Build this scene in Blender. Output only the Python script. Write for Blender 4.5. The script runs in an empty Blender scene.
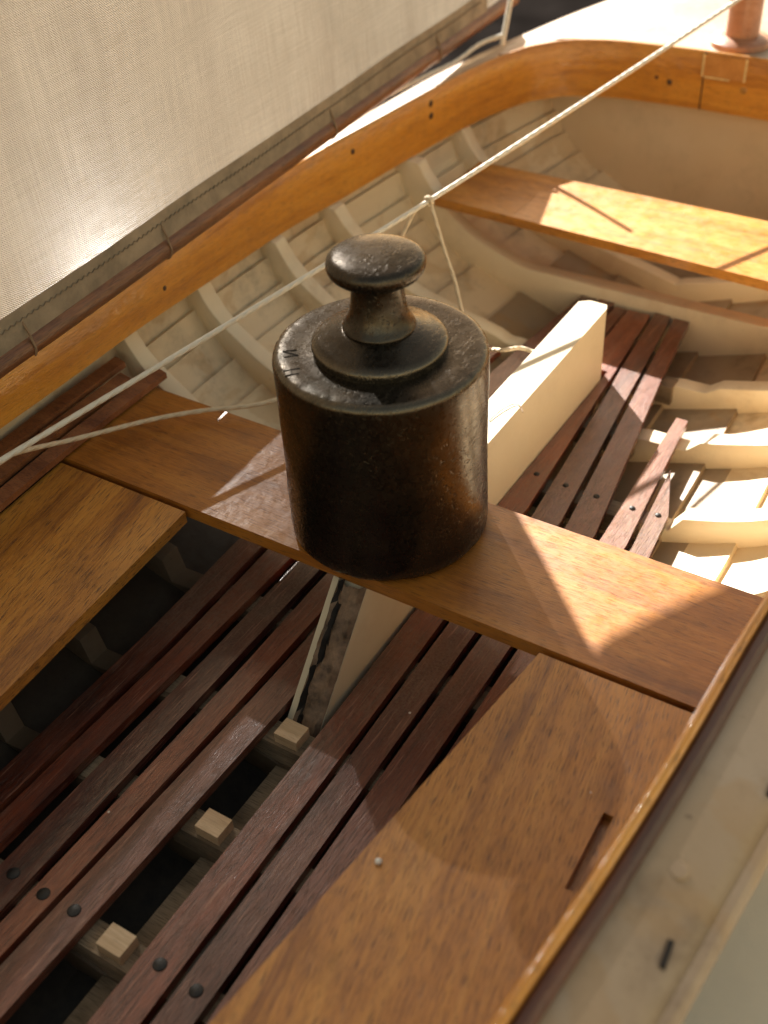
import bpy, bmesh, math, random
from mathutils import Vector, Matrix
random.seed(7)
S = bpy.context.scene
COL = S.collection
R = math.radians

# ------------------------------------------------------------------ camera (solved from the photograph)
AZ, EL, ROLL, FPX = 0.5901, 0.7000, -0.0593, 1173.0
CAM = Vector((-0.3061, -0.2023, 0.3121))
fw = Vector((math.cos(AZ)*math.cos(EL), math.sin(AZ)*math.cos(EL), -math.sin(EL)))
rt = fw.cross(Vector((0, 0, 1))).normalized()
up = rt.cross(fw)
rt2 = math.cos(ROLL)*rt + math.sin(ROLL)*up
up2 = -math.sin(ROLL)*rt + math.cos(ROLL)*up
cd = bpy.data.cameras.new('camera')
cam = bpy.data.objects.new('camera', cd); COL.objects.link(cam)
m = Matrix((rt2, up2, -fw)).transposed().to_4x4(); m.translation = CAM
cam.matrix_world = m
cd.sensor_fit = 'VERTICAL'; cd.sensor_height = 24.0; cd.sensor_width = 18.0
cd.lens = 24.0*FPX/1024.0
cd.clip_start = 0.01; cd.clip_end = 50
cd.dof.use_dof = True; cd.dof.focus_distance = 0.475; cd.dof.aperture_fstop = 6.5
S.camera = cam

# ------------------------------------------------------------------ light
SUN = Vector((1.1, 1.2, 1.0)).normalized()
sl = bpy.data.lights.new('sun', 'SUN'); sl.energy = 5.0; sl.angle = R(0.6); sl.color = (1.0, 0.965, 0.91)
so = bpy.data.objects.new('sun', sl); COL.objects.link(so)
so.rotation_euler = SUN.to_track_quat('Z', 'Y').to_euler(); so.location = SUN*2
W = bpy.data.worlds.new('World'); S.world = W; W.use_nodes = True
wn = W.node_tree.nodes; wl = W.node_tree.links
bg = wn['Background']; bg.inputs['Strength'].default_value = 0.10
sky = wn.new('ShaderNodeTexSky'); sky.sky_type = 'NISHITA'; sky.sun_disc = False
sky.sun_elevation = math.asin(SUN.z); sky.sun_rotation = math.atan2(SUN.x, SUN.y)
mixw = wn.new('ShaderNodeMix'); mixw.data_type = 'RGBA'; mixw.blend_type = 'MULTIPLY'; mixw.inputs[0].default_value = 1.0
mixw.inputs[7].default_value = (1.0, .68, .385, 1)            # hazy, warm afternoon sky
wl.new(sky.outputs[0], mixw.inputs[6]); wl.new(mixw.outputs[2], bg.inputs[0])
S.view_settings.view_transform = 'Standard'; S.view_settings.look = 'None'
S.view_settings.exposure = 1.78; S.view_settings.gamma = 1
S.cycles.max_bounces = 10; S.cycles.diffuse_bounces = 6; S.cycles.glossy_bounces = 4
S.cycles.sample_clamp_indirect = 6.0
S.cycles.caustics_reflective = False; S.cycles.caustics_refractive = False

# ------------------------------------------------------------------ node helper
class NT:
    def __init__(s, name):
        s.m = bpy.data.materials.new(name); s.m.use_nodes = True
        s.t = s.m.node_tree; s.p = s.t.nodes['Principled BSDF']; s.out = s.t.nodes['Material Output']
        s.co = s.t.nodes.new('ShaderNodeTexCoord')
    def put(s, v, sock):
        if v is None: return
        if isinstance(v, bpy.types.NodeSocket): s.t.links.new(v, sock)
        else: sock.default_value = v
    def n(s, kind, ins=None, **props):
        nd = s.t.nodes.new('ShaderNode'+kind)
        for k, v in props.items(): setattr(nd, k, v)
        for k, v in (ins or {}).items(): s.put(v, nd.inputs[k])
        return nd
    def map(s, vec, scale, rot=(0, 0, 0), loc=None):
        nd = s.n('Mapping', {'Vector': vec, 'Scale': scale, 'Rotation': rot})
        if loc is not None: s.put(loc, nd.inputs['Location'])
        return nd.outputs[0]
    def noise(s, vec, scale=1, detail=5, rough=.55, dist=0):
        return s.n('TexNoise', {'Vector': vec, 'Scale': scale, 'Detail': detail, 'Roughness': rough, 'Distortion': dist}).outputs['Fac']
    def ramp(s, fac, *stops):
        nd = s.n('ValToRGB', {'Fac': fac}); e = nd.color_ramp.elements
        while len(e) < len(stops): e.new(.5)
        for i, (p, c) in enumerate(stops):
            e[i].position = p
            e[i].color = (c, c, c, 1) if isinstance(c, (int, float)) else (*c, 1)
        return nd.outputs[0]
    def mix(s, f, a, b, mode='MIX'):
        nd = s.t.nodes.new('ShaderNodeMix'); nd.data_type = 'RGBA'; nd.blend_type = mode
        s.put(f, nd.inputs[0])
        for v, k in ((a, 6), (b, 7)):
            if isinstance(v, (tuple, list)) and len(v) == 3: v = (*v, 1)
            s.put(v, nd.inputs[k])
        return nd.outputs[2]
    def math(s, op, a, b=0.0, clamp=False):
        nd = s.t.nodes.new('ShaderNodeMath'); nd.operation = op; nd.use_clamp = clamp
        s.put(a, nd.inputs[0]); s.put(b, nd.inputs[1]); return nd.outputs[0]
    def bump(s, h, strength, dist=.001, normal=None):
        nd = s.n('Bump', {'Height': h, 'Strength': strength, 'Distance': dist})
        if normal is not None: s.put(normal, nd.inputs['Normal'])
        return nd.outputs[0]
    def set(s, **kw):
        nm = dict(col='Base Color', rough='Roughness', metal='Metallic', coat='Coat Weight', coatr='Coat Roughness',
                  cior='Coat IOR', nrm='Normal', cnrm='Coat Normal', spec='Specular IOR Level', sss='Subsurface Weight', trans='Transmission Weight')
        for k, v in kw.items():
            if isinstance(v, tuple) and len(v) == 3: v = (*v, 1)
            s.put(v, s.p.inputs[nm[k]])
        return s.m
    def rnd(s):
        oi = s.n('ObjectInfo'); cx = s.n('CombineXYZ')
        for i in range(3): s.put(s.math('MULTIPLY', oi.outputs['Random'], (3.1, 7.7, 1.9)[i]), cx.inputs[i])
        return cx.outputs[0], oi.outputs['Random']

def wood(name, dark, mid, light, axis='x', rot=0, coat=.7, rough=.42, coatr=.14, wear=None, dust=0.0, dustcol=(.32, .23, .14),
         flecks=.6, uv=False, specks=0.0, rndoff=True, bumpy=.35, stain=.35, ripple=.35, vary=0.0, cior=1.5):
    s = NT(name)
    src = s.co.outputs['UV'] if uv else s.co.outputs['Object']
    loc, rv = s.rnd()
    base = s.map(src, (1, 1, 1), (0, 0, rot), loc if rndoff else None)
    al = lambda a, b: (a, b, b) if axis == 'x' else (b, a, b)
    fine = s.noise(s.map(base, al(60, 1500)), 1, 4, .6)
    broad = s.noise(s.map(base, al(7, 95)), 1, 5, .6, .6)
    blot = s.noise(s.map(base, al(18, 45)), 1, 4, .6)
    pore = s.noise(s.map(base, al(150, 2900)), 1, 2, .5)
    f = s.math('ADD', s.math('MULTIPLY', broad, .55), s.math('ADD', s.math('MULTIPLY', fine, .3), s.math('MULTIPLY', blot, .25)))
    col = s.ramp(f, (.40, dark), (.55, mid), (.72, light))
    pf = s.ramp(pore, (.55, 0.0), (.66, 1.0))
    col = s.mix(s.math('MULTIPLY', pf, flecks), col, tuple(c*.35 for c in dark))
    st = s.ramp(s.noise(base, 38, 6, .65), (.52, 0.0), (.72, 1.0))
    col = s.mix(s.math('MULTIPLY', st, stain), col, tuple(c*.55 for c in dark))
    rgh = s.ramp(s.noise(base, 130, 5, .7), (.3, rough-.12), (.7, rough+.15))
    if vary:
        col = s.mix(s.math('MULTIPLY', rv, 1.0), s.mix(1.0, col, (1-vary, 1-vary, 1-vary*.6), 'MULTIPLY'), s.mix(1.0, col, (1+vary, 1+vary*.8, 1+vary*.4), 'MULTIPLY'))
    if wear:
        wf = s.ramp(s.noise(s.map(base, al(35, 160)), 1, 6, .72), (.56, 0.0), (.72, 1.0))
        col = s.mix(s.math('MULTIPLY', wf, wear[1]), col, wear[0])
        scr = s.ramp(s.noise(s.map(base, al(45, 1100)), 1, 4, .6), (.58, 0.0), (.68, 1.0))
        col = s.mix(s.math('MULTIPLY', scr, .5), col, tuple(min(1, c*1.8) for c in wear[0]))
    if dust:
        df = s.ramp(s.noise(s.co.outputs['Object'], 900, 4, .7), (.35, .25), (.7, 1.0))
        big = s.ramp(s.noise(s.co.outputs['Object'], 22, 3, .6), (.35, .15), (.65, 1.0))
        nx = s.n('SeparateXYZ', {0: s.co.outputs['Object']}).outputs[0]
        near = s.math('MULTIPLY', s.ramp(s.math('ADD', nx, .5), (.40, .25), (.47, 1.0)), s.ramp(s.math('ADD', nx, .5), (.60, 1.0), (.72, .6)))
        big = s.math('MULTIPLY', s.math('ADD', big, s.math('MULTIPLY', near, .35)), near, True)
        up_ = s.ramp(s.n('SeparateXYZ', {0: s.n('NewGeometry').outputs['Normal']}).outputs[2], (.5, 0.0), (.9, 1.0))
        dm = s.math('MULTIPLY', s.math('MULTIPLY', df, big), s.math('MULTIPLY', up_, dust))
        col = s.mix(dm, col, dustcol)
        rgh = s.math('ADD', rgh, s.math('MULTIPLY', dm, .5), True)
        coat = s.math('SUBTRACT', coat, s.math('MULTIPLY', dm, coat*.95 if not isinstance(coat, bpy.types.NodeSocket) else .6), True)
    if specks:
        vo = s.n('TexVoronoi', {'Vector': s.co.outputs['Object'], 'Scale': 95}, feature='F1')
        k = s.math('MULTIPLY', s.math('LESS_THAN', vo.outputs['Distance'], .055),
                   s.math('LESS_THAN', s.n('SeparateColor', {0: vo.outputs['Color']}).outputs[0], specks))
        col = s.mix(k, col, (.75, .68, .58))
    h = s.math('ADD', s.math('MULTIPLY', fine, .5), s.math('SUBTRACT', s.math('MULTIPLY', broad, .35), s.math('MULTIPLY', pf, .55)))
    nr = s.bump(h, bumpy, .0006)
    cn = s.bump(s.math('ADD', s.noise(base, 75, 3, .55), s.math('MULTIPLY', h, .04)), ripple, .0012)
    return s.set(col=col, rough=rgh, coat=coat, coatr=coatr, cior=cior, nrm=nr, cnrm=cn)

M = {}
M['bench'] = wood('bench_varnish', (.24, .078, .010), (.50, .198, .026), (.66, .305, .052), 'x', coat=.6, rough=.45, coatr=.26, specks=.035, rot=R(-9), flecks=.85)
M['thwart'] = wood('thwart_varnish', (.22, .066, .008), (.43, .155, .019), (.56, .235, .036), 'y', coat=.55, rough=.45, coatr=.28, specks=.03, flecks=.6)
M['farthwart'] = wood('far_thwart_varnish', (.34, .12, .014), (.56, .23, .03), (.70, .33, .06), 'y', coat=.5, coatr=.25)
M['coaming'] = wood('coaming_varnish', (.38, .125, .008), (.60, .235, .018), (.74, .34, .04), 'x', coat=.6, rough=.42, coatr=.12, uv=True, rndoff=False, stain=.3, flecks=.55, ripple=1.0)
M['slat'] = wood('slat_varnish', (.048, .010, .005), (.165, .036, .015), (.28, .078, .028), 'x', coat=1.0, rough=.40, coatr=.21, wear=((.30, .14, .085), .65), dust=.85,
                 dustcol=(.27, .18, .115), specks=.05, ripple=.4, bumpy=.6, vary=.45, cior=1.6)
M['slatedge'] = wood('slat_worn_edge', (.11, .040, .022), (.23, .095, .052), (.38, .19, .115), 'x', coat=.6, rough=.45, coatr=.25, wear=((.40, .24, .16), .6), vary=.3)
M['stringer'] = wood('stringer_wood', (.13, .037, .012), (.28, .095, .03), (.40, .16, .055), 'x', coat=.2, rough=.5, rot=R(72))
M['peg'] = wood('pale_peg_wood', (.40, .25, .13), (.58, .40, .23), (.72, .54, .34), 'y', coat=0, rough=.7, flecks=.2, stain=.15)
M['bearer'] = wood('dirty_bearer_wood', (.12, .085, .05), (.25, .18, .11), (.38, .28, .18), 'y', coat=0, rough=.8, stain=.6, dust=.3)
M['boom'] = wood('boom_wood', (.09, .03, .010), (.20, .075, .024), (.32, .14, .05), 'x', coat=.3, rough=.45, stain=.5)
M['footstrip'] = wood('dark_strip_wood', (.05, .014, .006), (.10, .03, .012), (.17, .055, .02), 'x', coat=.4)
M['mast'] = wood('mast_wood', (.30, .13, .065), (.42, .19, .10), (.55, .28, .16), 'y', coat=.3, rough=.4, flecks=.1)

def paint(name, base, rough=.5, dirt=.5, dirtcol=(.16, .11, .065), ochre=0.0, chips=0.0, coat=.15, aged=.4):
    s = NT(name); o = s.co.outputs['Object']
    n1 = s.noise(o, 24, 6, .62); n2 = s.noise(o, 130, 6, .7); n3 = s.noise(o, 9, 4, .6)
    col = s.mix(s.math('MULTIPLY', s.ramp(n3, (.35, 0.0), (.7, 1.0)), aged), base, tuple(c*k for c, k in zip(base, (.86, .76, .58))))
    d = s.math('MULTIPLY', s.ramp(n1, (.50, 0.0), (.75, 1.0)), s.ramp(n2, (.35, .2), (.65, 1.0)))
    col = s.mix(s.math('MULTIPLY', d, dirt), col, dirtcol)
    vo = s.ramp(s.noise(o, 520, 3, .6), (.68, 0.0), (.74, 1.0))
    col = s.mix(s.math('MULTIPLY', vo, dirt*.5), col, tuple(c*.7 for c in dirtcol))
    if ochre:
        oc = s.ramp(s.noise(s.map(o, (1, 1, 1), (0, 0, 0), (1.3, .2, .7)), 30, 4, .55, .5), (.56, 0.0), (.61, 1.0))
        col = s.mix(s.math('MULTIPLY', oc, ochre), col, (.42, .21, .035))
    if chips:
        ch = s.ramp(s.noise(o, 85, 7, .75), (.70, 0.0), (.715, 1.0))
        col = s.mix(s.math('MULTIPLY', ch, chips), col, (.10, .055, .03))
    h = s.math('ADD', s.math('MULTIPLY', n1, .6), s.math('MULTIPLY', n2, .35))
    return s.set(col=col, rough=s.ramp(n2, (.3, rough-.1), (.7, rough+.2)), coat=coat, coatr=.3, nrm=s.bump(h, .5, .0012))
M['hull'] = paint('hull_cream_paint', (.76, .62, .41), .5, .8, (.12, .08, .045), ochre=.28, chips=.6)
M['hulldark'] = paint('bare_planking_bench_shade', (.045, .031, .019), .6, .7, (.015, .011, .008), chips=.0, aged=.7, coat=.05)  # bare wood, darkened further to paint in the shade under the benches
M['hullmid'] = paint('worn_brown_planking', (.36, .275, .18), .55, .8, (.08, .055, .033), ochre=.25, chips=.3, aged=.7, coat=.1)
M['ribdark'] = paint('bare_rib_bench_shade', (.13, .09, .055), .6, .6, (.04, .03, .02), chips=.0, aged=.6, coat=.05)  # bare ribs, their colour lowered to carry the bench shade
M['rib'] = paint('rib_cream_paint', (.82, .69, .48), .45, .4, (.22, .15, .08), chips=.8, ochre=.12)
M['case'] = paint('case_cream_paint', (.74, .65, .47), .45, .22, (.32, .22, .12), chips=.5, aged=.25)
M['deck'] = paint('deck_cream_paint', (.47, .355, .25), .5, .95, (.17, .105, .06), chips=.8, aged=.95, ochre=.2)
M['bulk'] = paint('bulkhead_beige_paint', (.66, .51, .33), .6, .3, aged=.6)
M['table'] = paint('table_white_paint', (.95, .82, .62), .38, .06, chips=.0, aged=.1)

def simple(name, col, rough=.5, metal=0.0, var=.3, scale=200, bump=.3, **kw):
    s = NT(name); o = s.co.outputs['Object']; n = s.noise(o, scale, 6, .65)
    c = s.mix(s.ramp(n, (.3, 0.0), (.7, 1.0)), tuple(x*(1-var) for x in col), tuple(min(1, x*(1+var)) for x in col))
    return s.set(col=c, rough=s.ramp(n, (.3, max(.02, rough-.1)), (.7, min(1, rough+.12))), metal=metal, nrm=s.bump(n, bump, .0008), **kw)
M['nail'] = simple('dark_nail_iron', (.05, .048, .045), .5, .7)
M['plug'] = simple('dark_plug_wood', (.07, .03, .012), .5)
M['plugl'] = simple('amber_plug_wood', (.45, .22, .05), .4)
M['patch'] = wood('inlay_wood', (.42, .16, .03), (.55, .23, .05), (.65, .30, .08), 'x', coat=.5)
M['glue'] = simple('pale_glue', (.75, .55, .25), .4)
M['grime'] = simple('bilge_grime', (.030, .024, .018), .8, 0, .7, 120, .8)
M['core'] = simple('rotten_core', (.20, .13, .08), .75, 0, .8, 130, 1.0)
M['slot'] = simple('slot_dark', (.02, .014, .01), .8)
M['floor'] = simple('dark_floor', (.012, .010, .009), .9, 0, .4, 6, .1, spec=0.0)
M['darktable'] = simple('dark_polished_table', (.008, .006, .005), .17, 0, .3, 30, .0)
_p = M['darktable'].node_tree.nodes['Principled BSDF']
for _l in list(_p.inputs['Roughness'].links): M['darktable'].node_tree.links.remove(_l)
_p.inputs['Roughness'].default_value = .155
M['pellet'] = simple('pellet_white', (.78, .74, .66), .4)
M['brassold'] = simple('eyelet_bronze', (.35, .27, .2), .5, .6)

def rope_mat(name, a, b):
    s = NT(name); u = s.n('SeparateXYZ', {0: s.co.outputs['UV']})
    w = s.math('SINE', s.math('MULTIPLY', s.math('ADD', s.math('MULTIPLY', u.outputs[0], 900.0), s.math('MULTIPLY', u.outputs[1], 6.2832*2)), 1.0))
    n = s.noise(s.co.outputs['Object'], 300, 4, .6)
    return s.set(col=s.mix(n, a, b), rough=.8, nrm=s.bump(s.math('ADD', w, s.math('MULTIPLY', n, .8)), .5, .0004))
M['rope'] = rope_mat('white_line_cotton', (.80, .74, .63), (.70, .62, .50))
M['cord'] = rope_mat('tan_cord_cotton', (.74, .61, .43), (.64, .50, .33))
M['lace'] = rope_mat('brown_lacing_thread', (.30, .20, .12), (.22, .14, .08))

def bronze():
    s = NT('weight_old_bronze'); o = s.co.outputs['Object']
    n1 = s.noise(o, 60, 6, .65); n2 = s.noise(o, 420, 5, .65); n3 = s.noise(o, 22, 4, .6)
    col = s.ramp(n1, (.25, (.043, .035, .027)), (.50, (.060, .049, .037)), (.75, (.086, .069, .050)))
    col = s.mix(s.ramp(n3, (.5, 0.0), (.7, .5)), col, (.036, .042, .038))
    # rubbed bare metal on the sharp edges, lightened to paint in the rim highlight
    pt = s.ramp(s.n('NewGeometry').outputs['Pointiness'], (.515, 0.0), (.56, 1.0))
    col = s.mix(s.math('MULTIPLY', pt, .65), col, (.30, .245, .17))
    # nicks: short scratches in several directions
    sc = None
    for i, (rz, rx) in enumerate(((.5, .4), (1.4, -.6), (2.3, .9))):
        v = s.n('TexNoise', {'Vector': s.map(o, (150, 900, 420), (rx, .3*i, rz)), 'Scale': 1, 'Detail': 2}).outputs['Fac']
        k = s.ramp(v, (.63, 0.0), (.68, 1.0)); sc = k if sc is None else s.math('MAXIMUM', sc, k)
    upn = s.ramp(s.n('SeparateXYZ', {0: s.n('NewGeometry').outputs['Normal']}).outputs[2], (.3, 1.0), (.7, .25))
    sc = s.math('MULTIPLY', s.math('MULTIPLY', sc, upn), s.ramp(s.noise(o, 38, 2, .5), (.42, 0.0), (.6, 1.0)))
    rgh = s.ramp(n2, (.3, .20), (.7, .36))
    nr = s.bump(s.math('SUBTRACT', s.math('ADD', s.math('MULTIPLY', n2, .22), s.math('MULTIPLY', n1, .5)), s.math('MULTIPLY', sc, 1.3)), .32, .0009)
    return s.set(col=col, rough=rgh, metal=.9, nrm=nr)
M['bronze'] = bronze()

def sailcloth():
    s = NT('sail_linen'); u = s.co.outputs['UV']
    sx = s.n('SeparateXYZ', {0: u})
    fr = 2*math.pi/.00115
    nz = s.noise(s.map(u, (60, 1400, 1)), 1, 3, .6); nz2 = s.noise(s.map(u, (1400, 60, 1)), 1, 3, .6)
    wu = s.math('SINE', s.math('ADD', s.math('MULTIPLY', sx.outputs[0], fr), s.math('MULTIPLY', nz2, 5.0)))
    wv = s.math('SINE', s.math('ADD', s.math('MULTIPLY', sx.outputs[1], fr), s.math('MULTIPLY', nz, 5.0)))
    weave = s.math('MULTIPLY', wu, wv)
    blot = s.noise(s.map(u, (9, 9, 1)), 1, 5, .6)
    th1 = s.noise(s.map(u, (26, 900, 1)), 1, 3, .6); th2 = s.noise(s.map(u, (900, 26, 1)), 1, 3, .6)
    fold_shade = s.noise(s.map(u, (30, 6, 1), (0, 0, .5)), 1, 3, .5)
    col = s.mix(s.ramp(blot, (.35, 0.0), (.70, 1.0)), (.265, .23, .175), (.195, .16, .115))
    col = s.mix(s.ramp(th1, (.40, 0.0), (.62, .36)), col, (.165, .14, .105))
    col = s.mix(s.ramp(th2, (.40, 0.0), (.62, .32)), col, (.33, .285, .215))
    col = s.mix(s.ramp(weave, (.1, 0.0), (.9, .35)), col, (.13, .11, .08))
    col = s.mix(s.ramp(fold_shade, (.5, 0.0), (.7, .25)), col, (.16, .13, .095))  # soft shade of folds painted into the cloth colour
    nr = s.bump(s.math('ADD', weave, s.math('ADD', s.math('MULTIPLY', nz, 1.2), s.math('MULTIPLY', nz2, .8))), .7, .0004)
    d = s.n('BsdfDiffuse', {'Color': col, 'Normal': nr}); t = s.n('BsdfTranslucent', {'Color': col, 'Normal': nr})
    mx = s.n('MixShader', {0: .5, 1: d.outputs[0], 2: t.outputs[0]})
    tp = s.n('BsdfTransparent')
    hole = s.ramp(s.math('MULTIPLY', weave, s.math('MULTIPLY', nz, 2.0)), (.28, 0.0), (.70, .20))
    mx2 = s.n('MixShader', {0: hole, 1: mx.outputs[0], 2: tp.outputs[0]})
    s.t.links.new(mx2.outputs[0], s.out.inputs[0]); s.t.nodes.remove(s.p)
    return s.m
M['sail'] = sailcloth()
M['hem'] = simple('sail_hem_canvas', (.27, .215, .15), .9, 0, .35, 60, .9)
M['stitch'] = simple('dark_stitching', (.20, .155, .105), .9)

# ------------------------------------------------------------------ object helpers
def empty(name, loc, label, cat, group=None):
    o = bpy.data.objects.new(name, None); COL.objects.link(o); o.location = loc; o.empty_display_size = .02
    o['label'] = label; o['category'] = cat
    if group: o['group'] = group
    return o
def link(name, me, mat, parent=None):
    o = bpy.data.objects.new(name, me); COL.objects.link(o)
    for mm in (mat if isinstance(mat, (list, tuple)) else [mat]): me.materials.append(mm)
    if parent is not None:
        o.parent = parent
        if parent.type == 'EMPTY': o.location = -parent.location
    return o
def from_bm(name, bm, mat, parent=None, smooth=True, angle=35):
    bmesh.ops.recalc_face_normals(bm, faces=bm.faces)
    me = bpy.data.meshes.new(name); bm.to_mesh(me); bm.free()
    if smooth:
        for p in me.polygons: p.use_smooth = True
        me.set_sharp_from_angle(angle=R(angle))
    return link(name, me, mat, parent)
def bevel(bm, off, seg=2, ang=30):
    es = [e for e in bm.edges if len(e.link_faces) == 2 and e.calc_face_angle(0) > R(ang)]
    if es: bmesh.ops.bevel(bm, geom=es, offset=off, segments=seg, profile=.5, affect='EDGES', clamp_overlap=True)
def prism(poly, z0, z1, bev=.0008, bm=None):
    b = bm or bmesh.new()
    f = [v if len(v) == 3 else (v[0], v[1], 0) for v in poly]
    lo = [b.verts.new((x, y, z0+z)) for x, y, z in f]; hi = [b.verts.new((x, y, z1+z)) for x, y, z in f]
    n = len(poly)
    b.faces.new(lo[::-1]); b.faces.new(hi)
    for i in range(n): b.faces.new((lo[i], lo[(i+1) % n], hi[(i+1) % n], hi[i]))
    if bev: bevel(b, bev)
    return b
def box(c, d, bev=.0006, rz=0, bm=None):
    x, y = d[0]/2, d[1]/2; cs, sn = math.cos(rz), math.sin(rz)
    return prism([(c[0]+a*cs-b*sn, c[1]+a*sn+b*cs) for a, b in ((-x, -y), (x, -y), (x, y), (-x, y))], c[2]-d[2]/2, c[2]+d[2]/2, bev, bm)
def lathe(profile, c=(0, 0, 0), seg=48, bm=None, rot=None):
    b = bm or bmesh.new(); rings = []
    for r, z in profile:
        if r < 1e-7: rings.append([b.verts.new((0, 0, z))])
        else: rings.append([b.verts.new((r*math.cos(2*math.pi*i/seg), r*math.sin(2*math.pi*i/seg), z)) for i in range(seg)])
    for a, d in zip(rings, rings[1:]):
        for i in range(seg):
            j = (i+1) % seg
            if len(a) == 1 and len(d) == 1: continue
            if len(a) == 1: b.faces.new((a[0], d[i], d[j]))
            elif len(d) == 1: b.faces.new((a[i], a[j], d[0]))
            else: b.faces.new((a[i], a[j], d[j], d[i]))
    vs = [v for rg in rings for v in rg]
    for v in vs:
        p = v.co.copy()
        if rot is not None: p = rot @ p
        v.co = p+Vector(c)
    return b
def smoothpath(pts, n=8):
    pts = [Vector(p) for p in pts]; out = []
    for i in range(len(pts)-1):
        p0 = pts[max(0, i-1)]; p1 = pts[i]; p2 = pts[i+1]; p3 = pts[min(len(pts)-1, i+2)]
        for k in range(n):
            t = k/n
            out.append(.5*((2*p1)+(p2-p0)*t+(2*p0-5*p1+4*p2-p3)*t*t+(3*p1-p0-3*p2+p3)*t**3))
    out.append(pts[-1]); return out
def tube(path, r, seg=10, bm=None, rvar=0.0, closed=False):
    b = bm or bmesh.new(); uvl = b.loops.layers.uv.verify()
    P = [Vector(p) for p in path]; rings = []; ln = [0]
    ref = None
    for i, p in enumerate(P):
        t = (P[min(i+1, len(P)-1)]-P[max(i-1, 0)]).normalized()
        if ref is None: ref = t.orthogonal().normalized()
        ref = (ref-t*ref.dot(t)).normalized(); bi = t.cross(ref)
        rr = (r(i/(len(P)-1)) if callable(r) else r)*(1+random.uniform(-rvar, rvar))
        rings.append([b.verts.new(p+rr*(math.cos(2*math.pi*k/seg)*ref+math.sin(2*math.pi*k/seg)*bi)) for k in range(seg)])
        if i: ln.append(ln[-1]+(p-P[i-1]).length)
    for i in range(len(P)-1):
        for k in range(seg):
            f = b.faces.new((rings[i][k], rings[i][(k+1) % seg], rings[i+1][(k+1) % seg], rings[i+1][k]))
            for l, (u, v) in zip(f.loops, ((ln[i], k/seg), (ln[i], (k+1)/seg), (ln[i+1], (k+1)/seg), (ln[i+1], k/seg))): l[uvl].uv = (u, v)
    b.faces.new(rings[0][::-1]); b.faces.new(rings[-1])
    return b
def interp(tab, x):
    if x <= tab[0][0]: return tab[0][1]
    for (a, b), (c, d) in zip(tab, tab[1:]):
        if x <= c:
            return b+(d-b)*(x-a)/(c-a)
    return tab[-1][1]
def sm(tab, x, h=.02): return sum(interp(tab, x+k*h) for k in (-1, -.5, 0, .5, 1))/5

# ------------------------------------------------------------------ the boat's lines
ZT = -0.100                                                   # table top
BT = [(-.50, .118), (-.40, .145), (-.3, .162), (-.16, .1745), (-.09, .180), (0, .186), (.1, .189), (.2, .185), (.277, .1755), (.34, .167), (.39, .154),
      (.454, .133), (.49, .118), (.58, .076), (.66, .035), (.70, .012), (.72, .003)]
def beam(x): return max(.002, sm(BT, x, .015) if x < .68 else interp(BT, x))
def sheer(x): return .045+.010*(max(0, x)/.42)**2+.006*min(1, max(0, (.26-x)/.3))**1.3             # top of the coaming
def zdeck(x): return .036+.012*(max(0, x)/.42)**2             # outer edge of the deck
def zkeel(x): return -.077+.10*max(0, (x-.30)/.42)**2.2+.03*max(0, (-.2-x)/.3)**2
FT = [(-.1, 1.01), (0, 1), (.15, .988), (.296, .958), (.389, .928), (.5, .874), (.62, .79), (.713, .69), (.778, .575), (.833, .45), (.907, .25), (1, 0), (1.1, -.27)]
def sec(x, u, off=0.0):
    """point of the inner hull surface: u=0 at the deck, 1 at the keel; off moves it inboard"""
    def p(u):
        u = min(max(u, 0), 1); zd = zdeck(x)-.004; zk = zkeel(x); z = zd-(zd-zk)*u
        return (beam(x)-.004)*max(0, sm(FT, u, .045)), z
    y, z = p(u); a = p(u-.01); b = p(u+.01)
    ty, tz = b[0]-a[0], b[1]-a[1]; l = math.hypot(ty, tz) or 1
    return y+off*tz/l, z-off*ty/l

boat = empty('model_boat', (0, 0, ZT), 'open wooden model sailing boat with varnished benches and cream painted ribs', 'model boat')

# hull planking: lapped strakes with a ledge at every lap
bm = bmesh.new(); NX = 72; X0, X1 = -.50, .715
edges_u = [0, .14, .28, .41, .53, .64, .74, .83, .915, 1.0]
for side in (1, -1):
    rows = []
    for i, (a, b) in enumerate(zip(edges_u, edges_u[1:])):
        for k in range(4):
            t = k/3; rows.append((a+(b-a)*t, .0030*(1-t)))
    grid = []
    for j in range(NX+1):
        x = X0+(X1-X0)*j/NX; col = []
        for u, off in rows:
            y, z = sec(x, u, off if u > .001 else 0); col.append(bm.verts.new((x, side*max(y, 0.0), z)))
        grid.append(col)
    for j in range(NX):
        for i in range(len(rows)-1):
            f = (grid[j][i], grid[j+1][i], grid[j+1][i+1], grid[j][i+1])
            bm.faces.new(f if side < 0 else f[::-1])
hull = bpy.data.meshes.new('hull'); bm.to_mesh(hull); bm.free()
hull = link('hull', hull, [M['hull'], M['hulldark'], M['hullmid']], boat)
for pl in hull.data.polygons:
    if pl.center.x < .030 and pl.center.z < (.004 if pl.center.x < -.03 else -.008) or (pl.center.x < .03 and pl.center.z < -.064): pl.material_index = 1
    elif pl.center.z < -.056: pl.material_index = 2
md = hull.modifiers.new('thick', 'SOLIDIFY'); md.thickness = .0035; md.offset = -1
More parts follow.
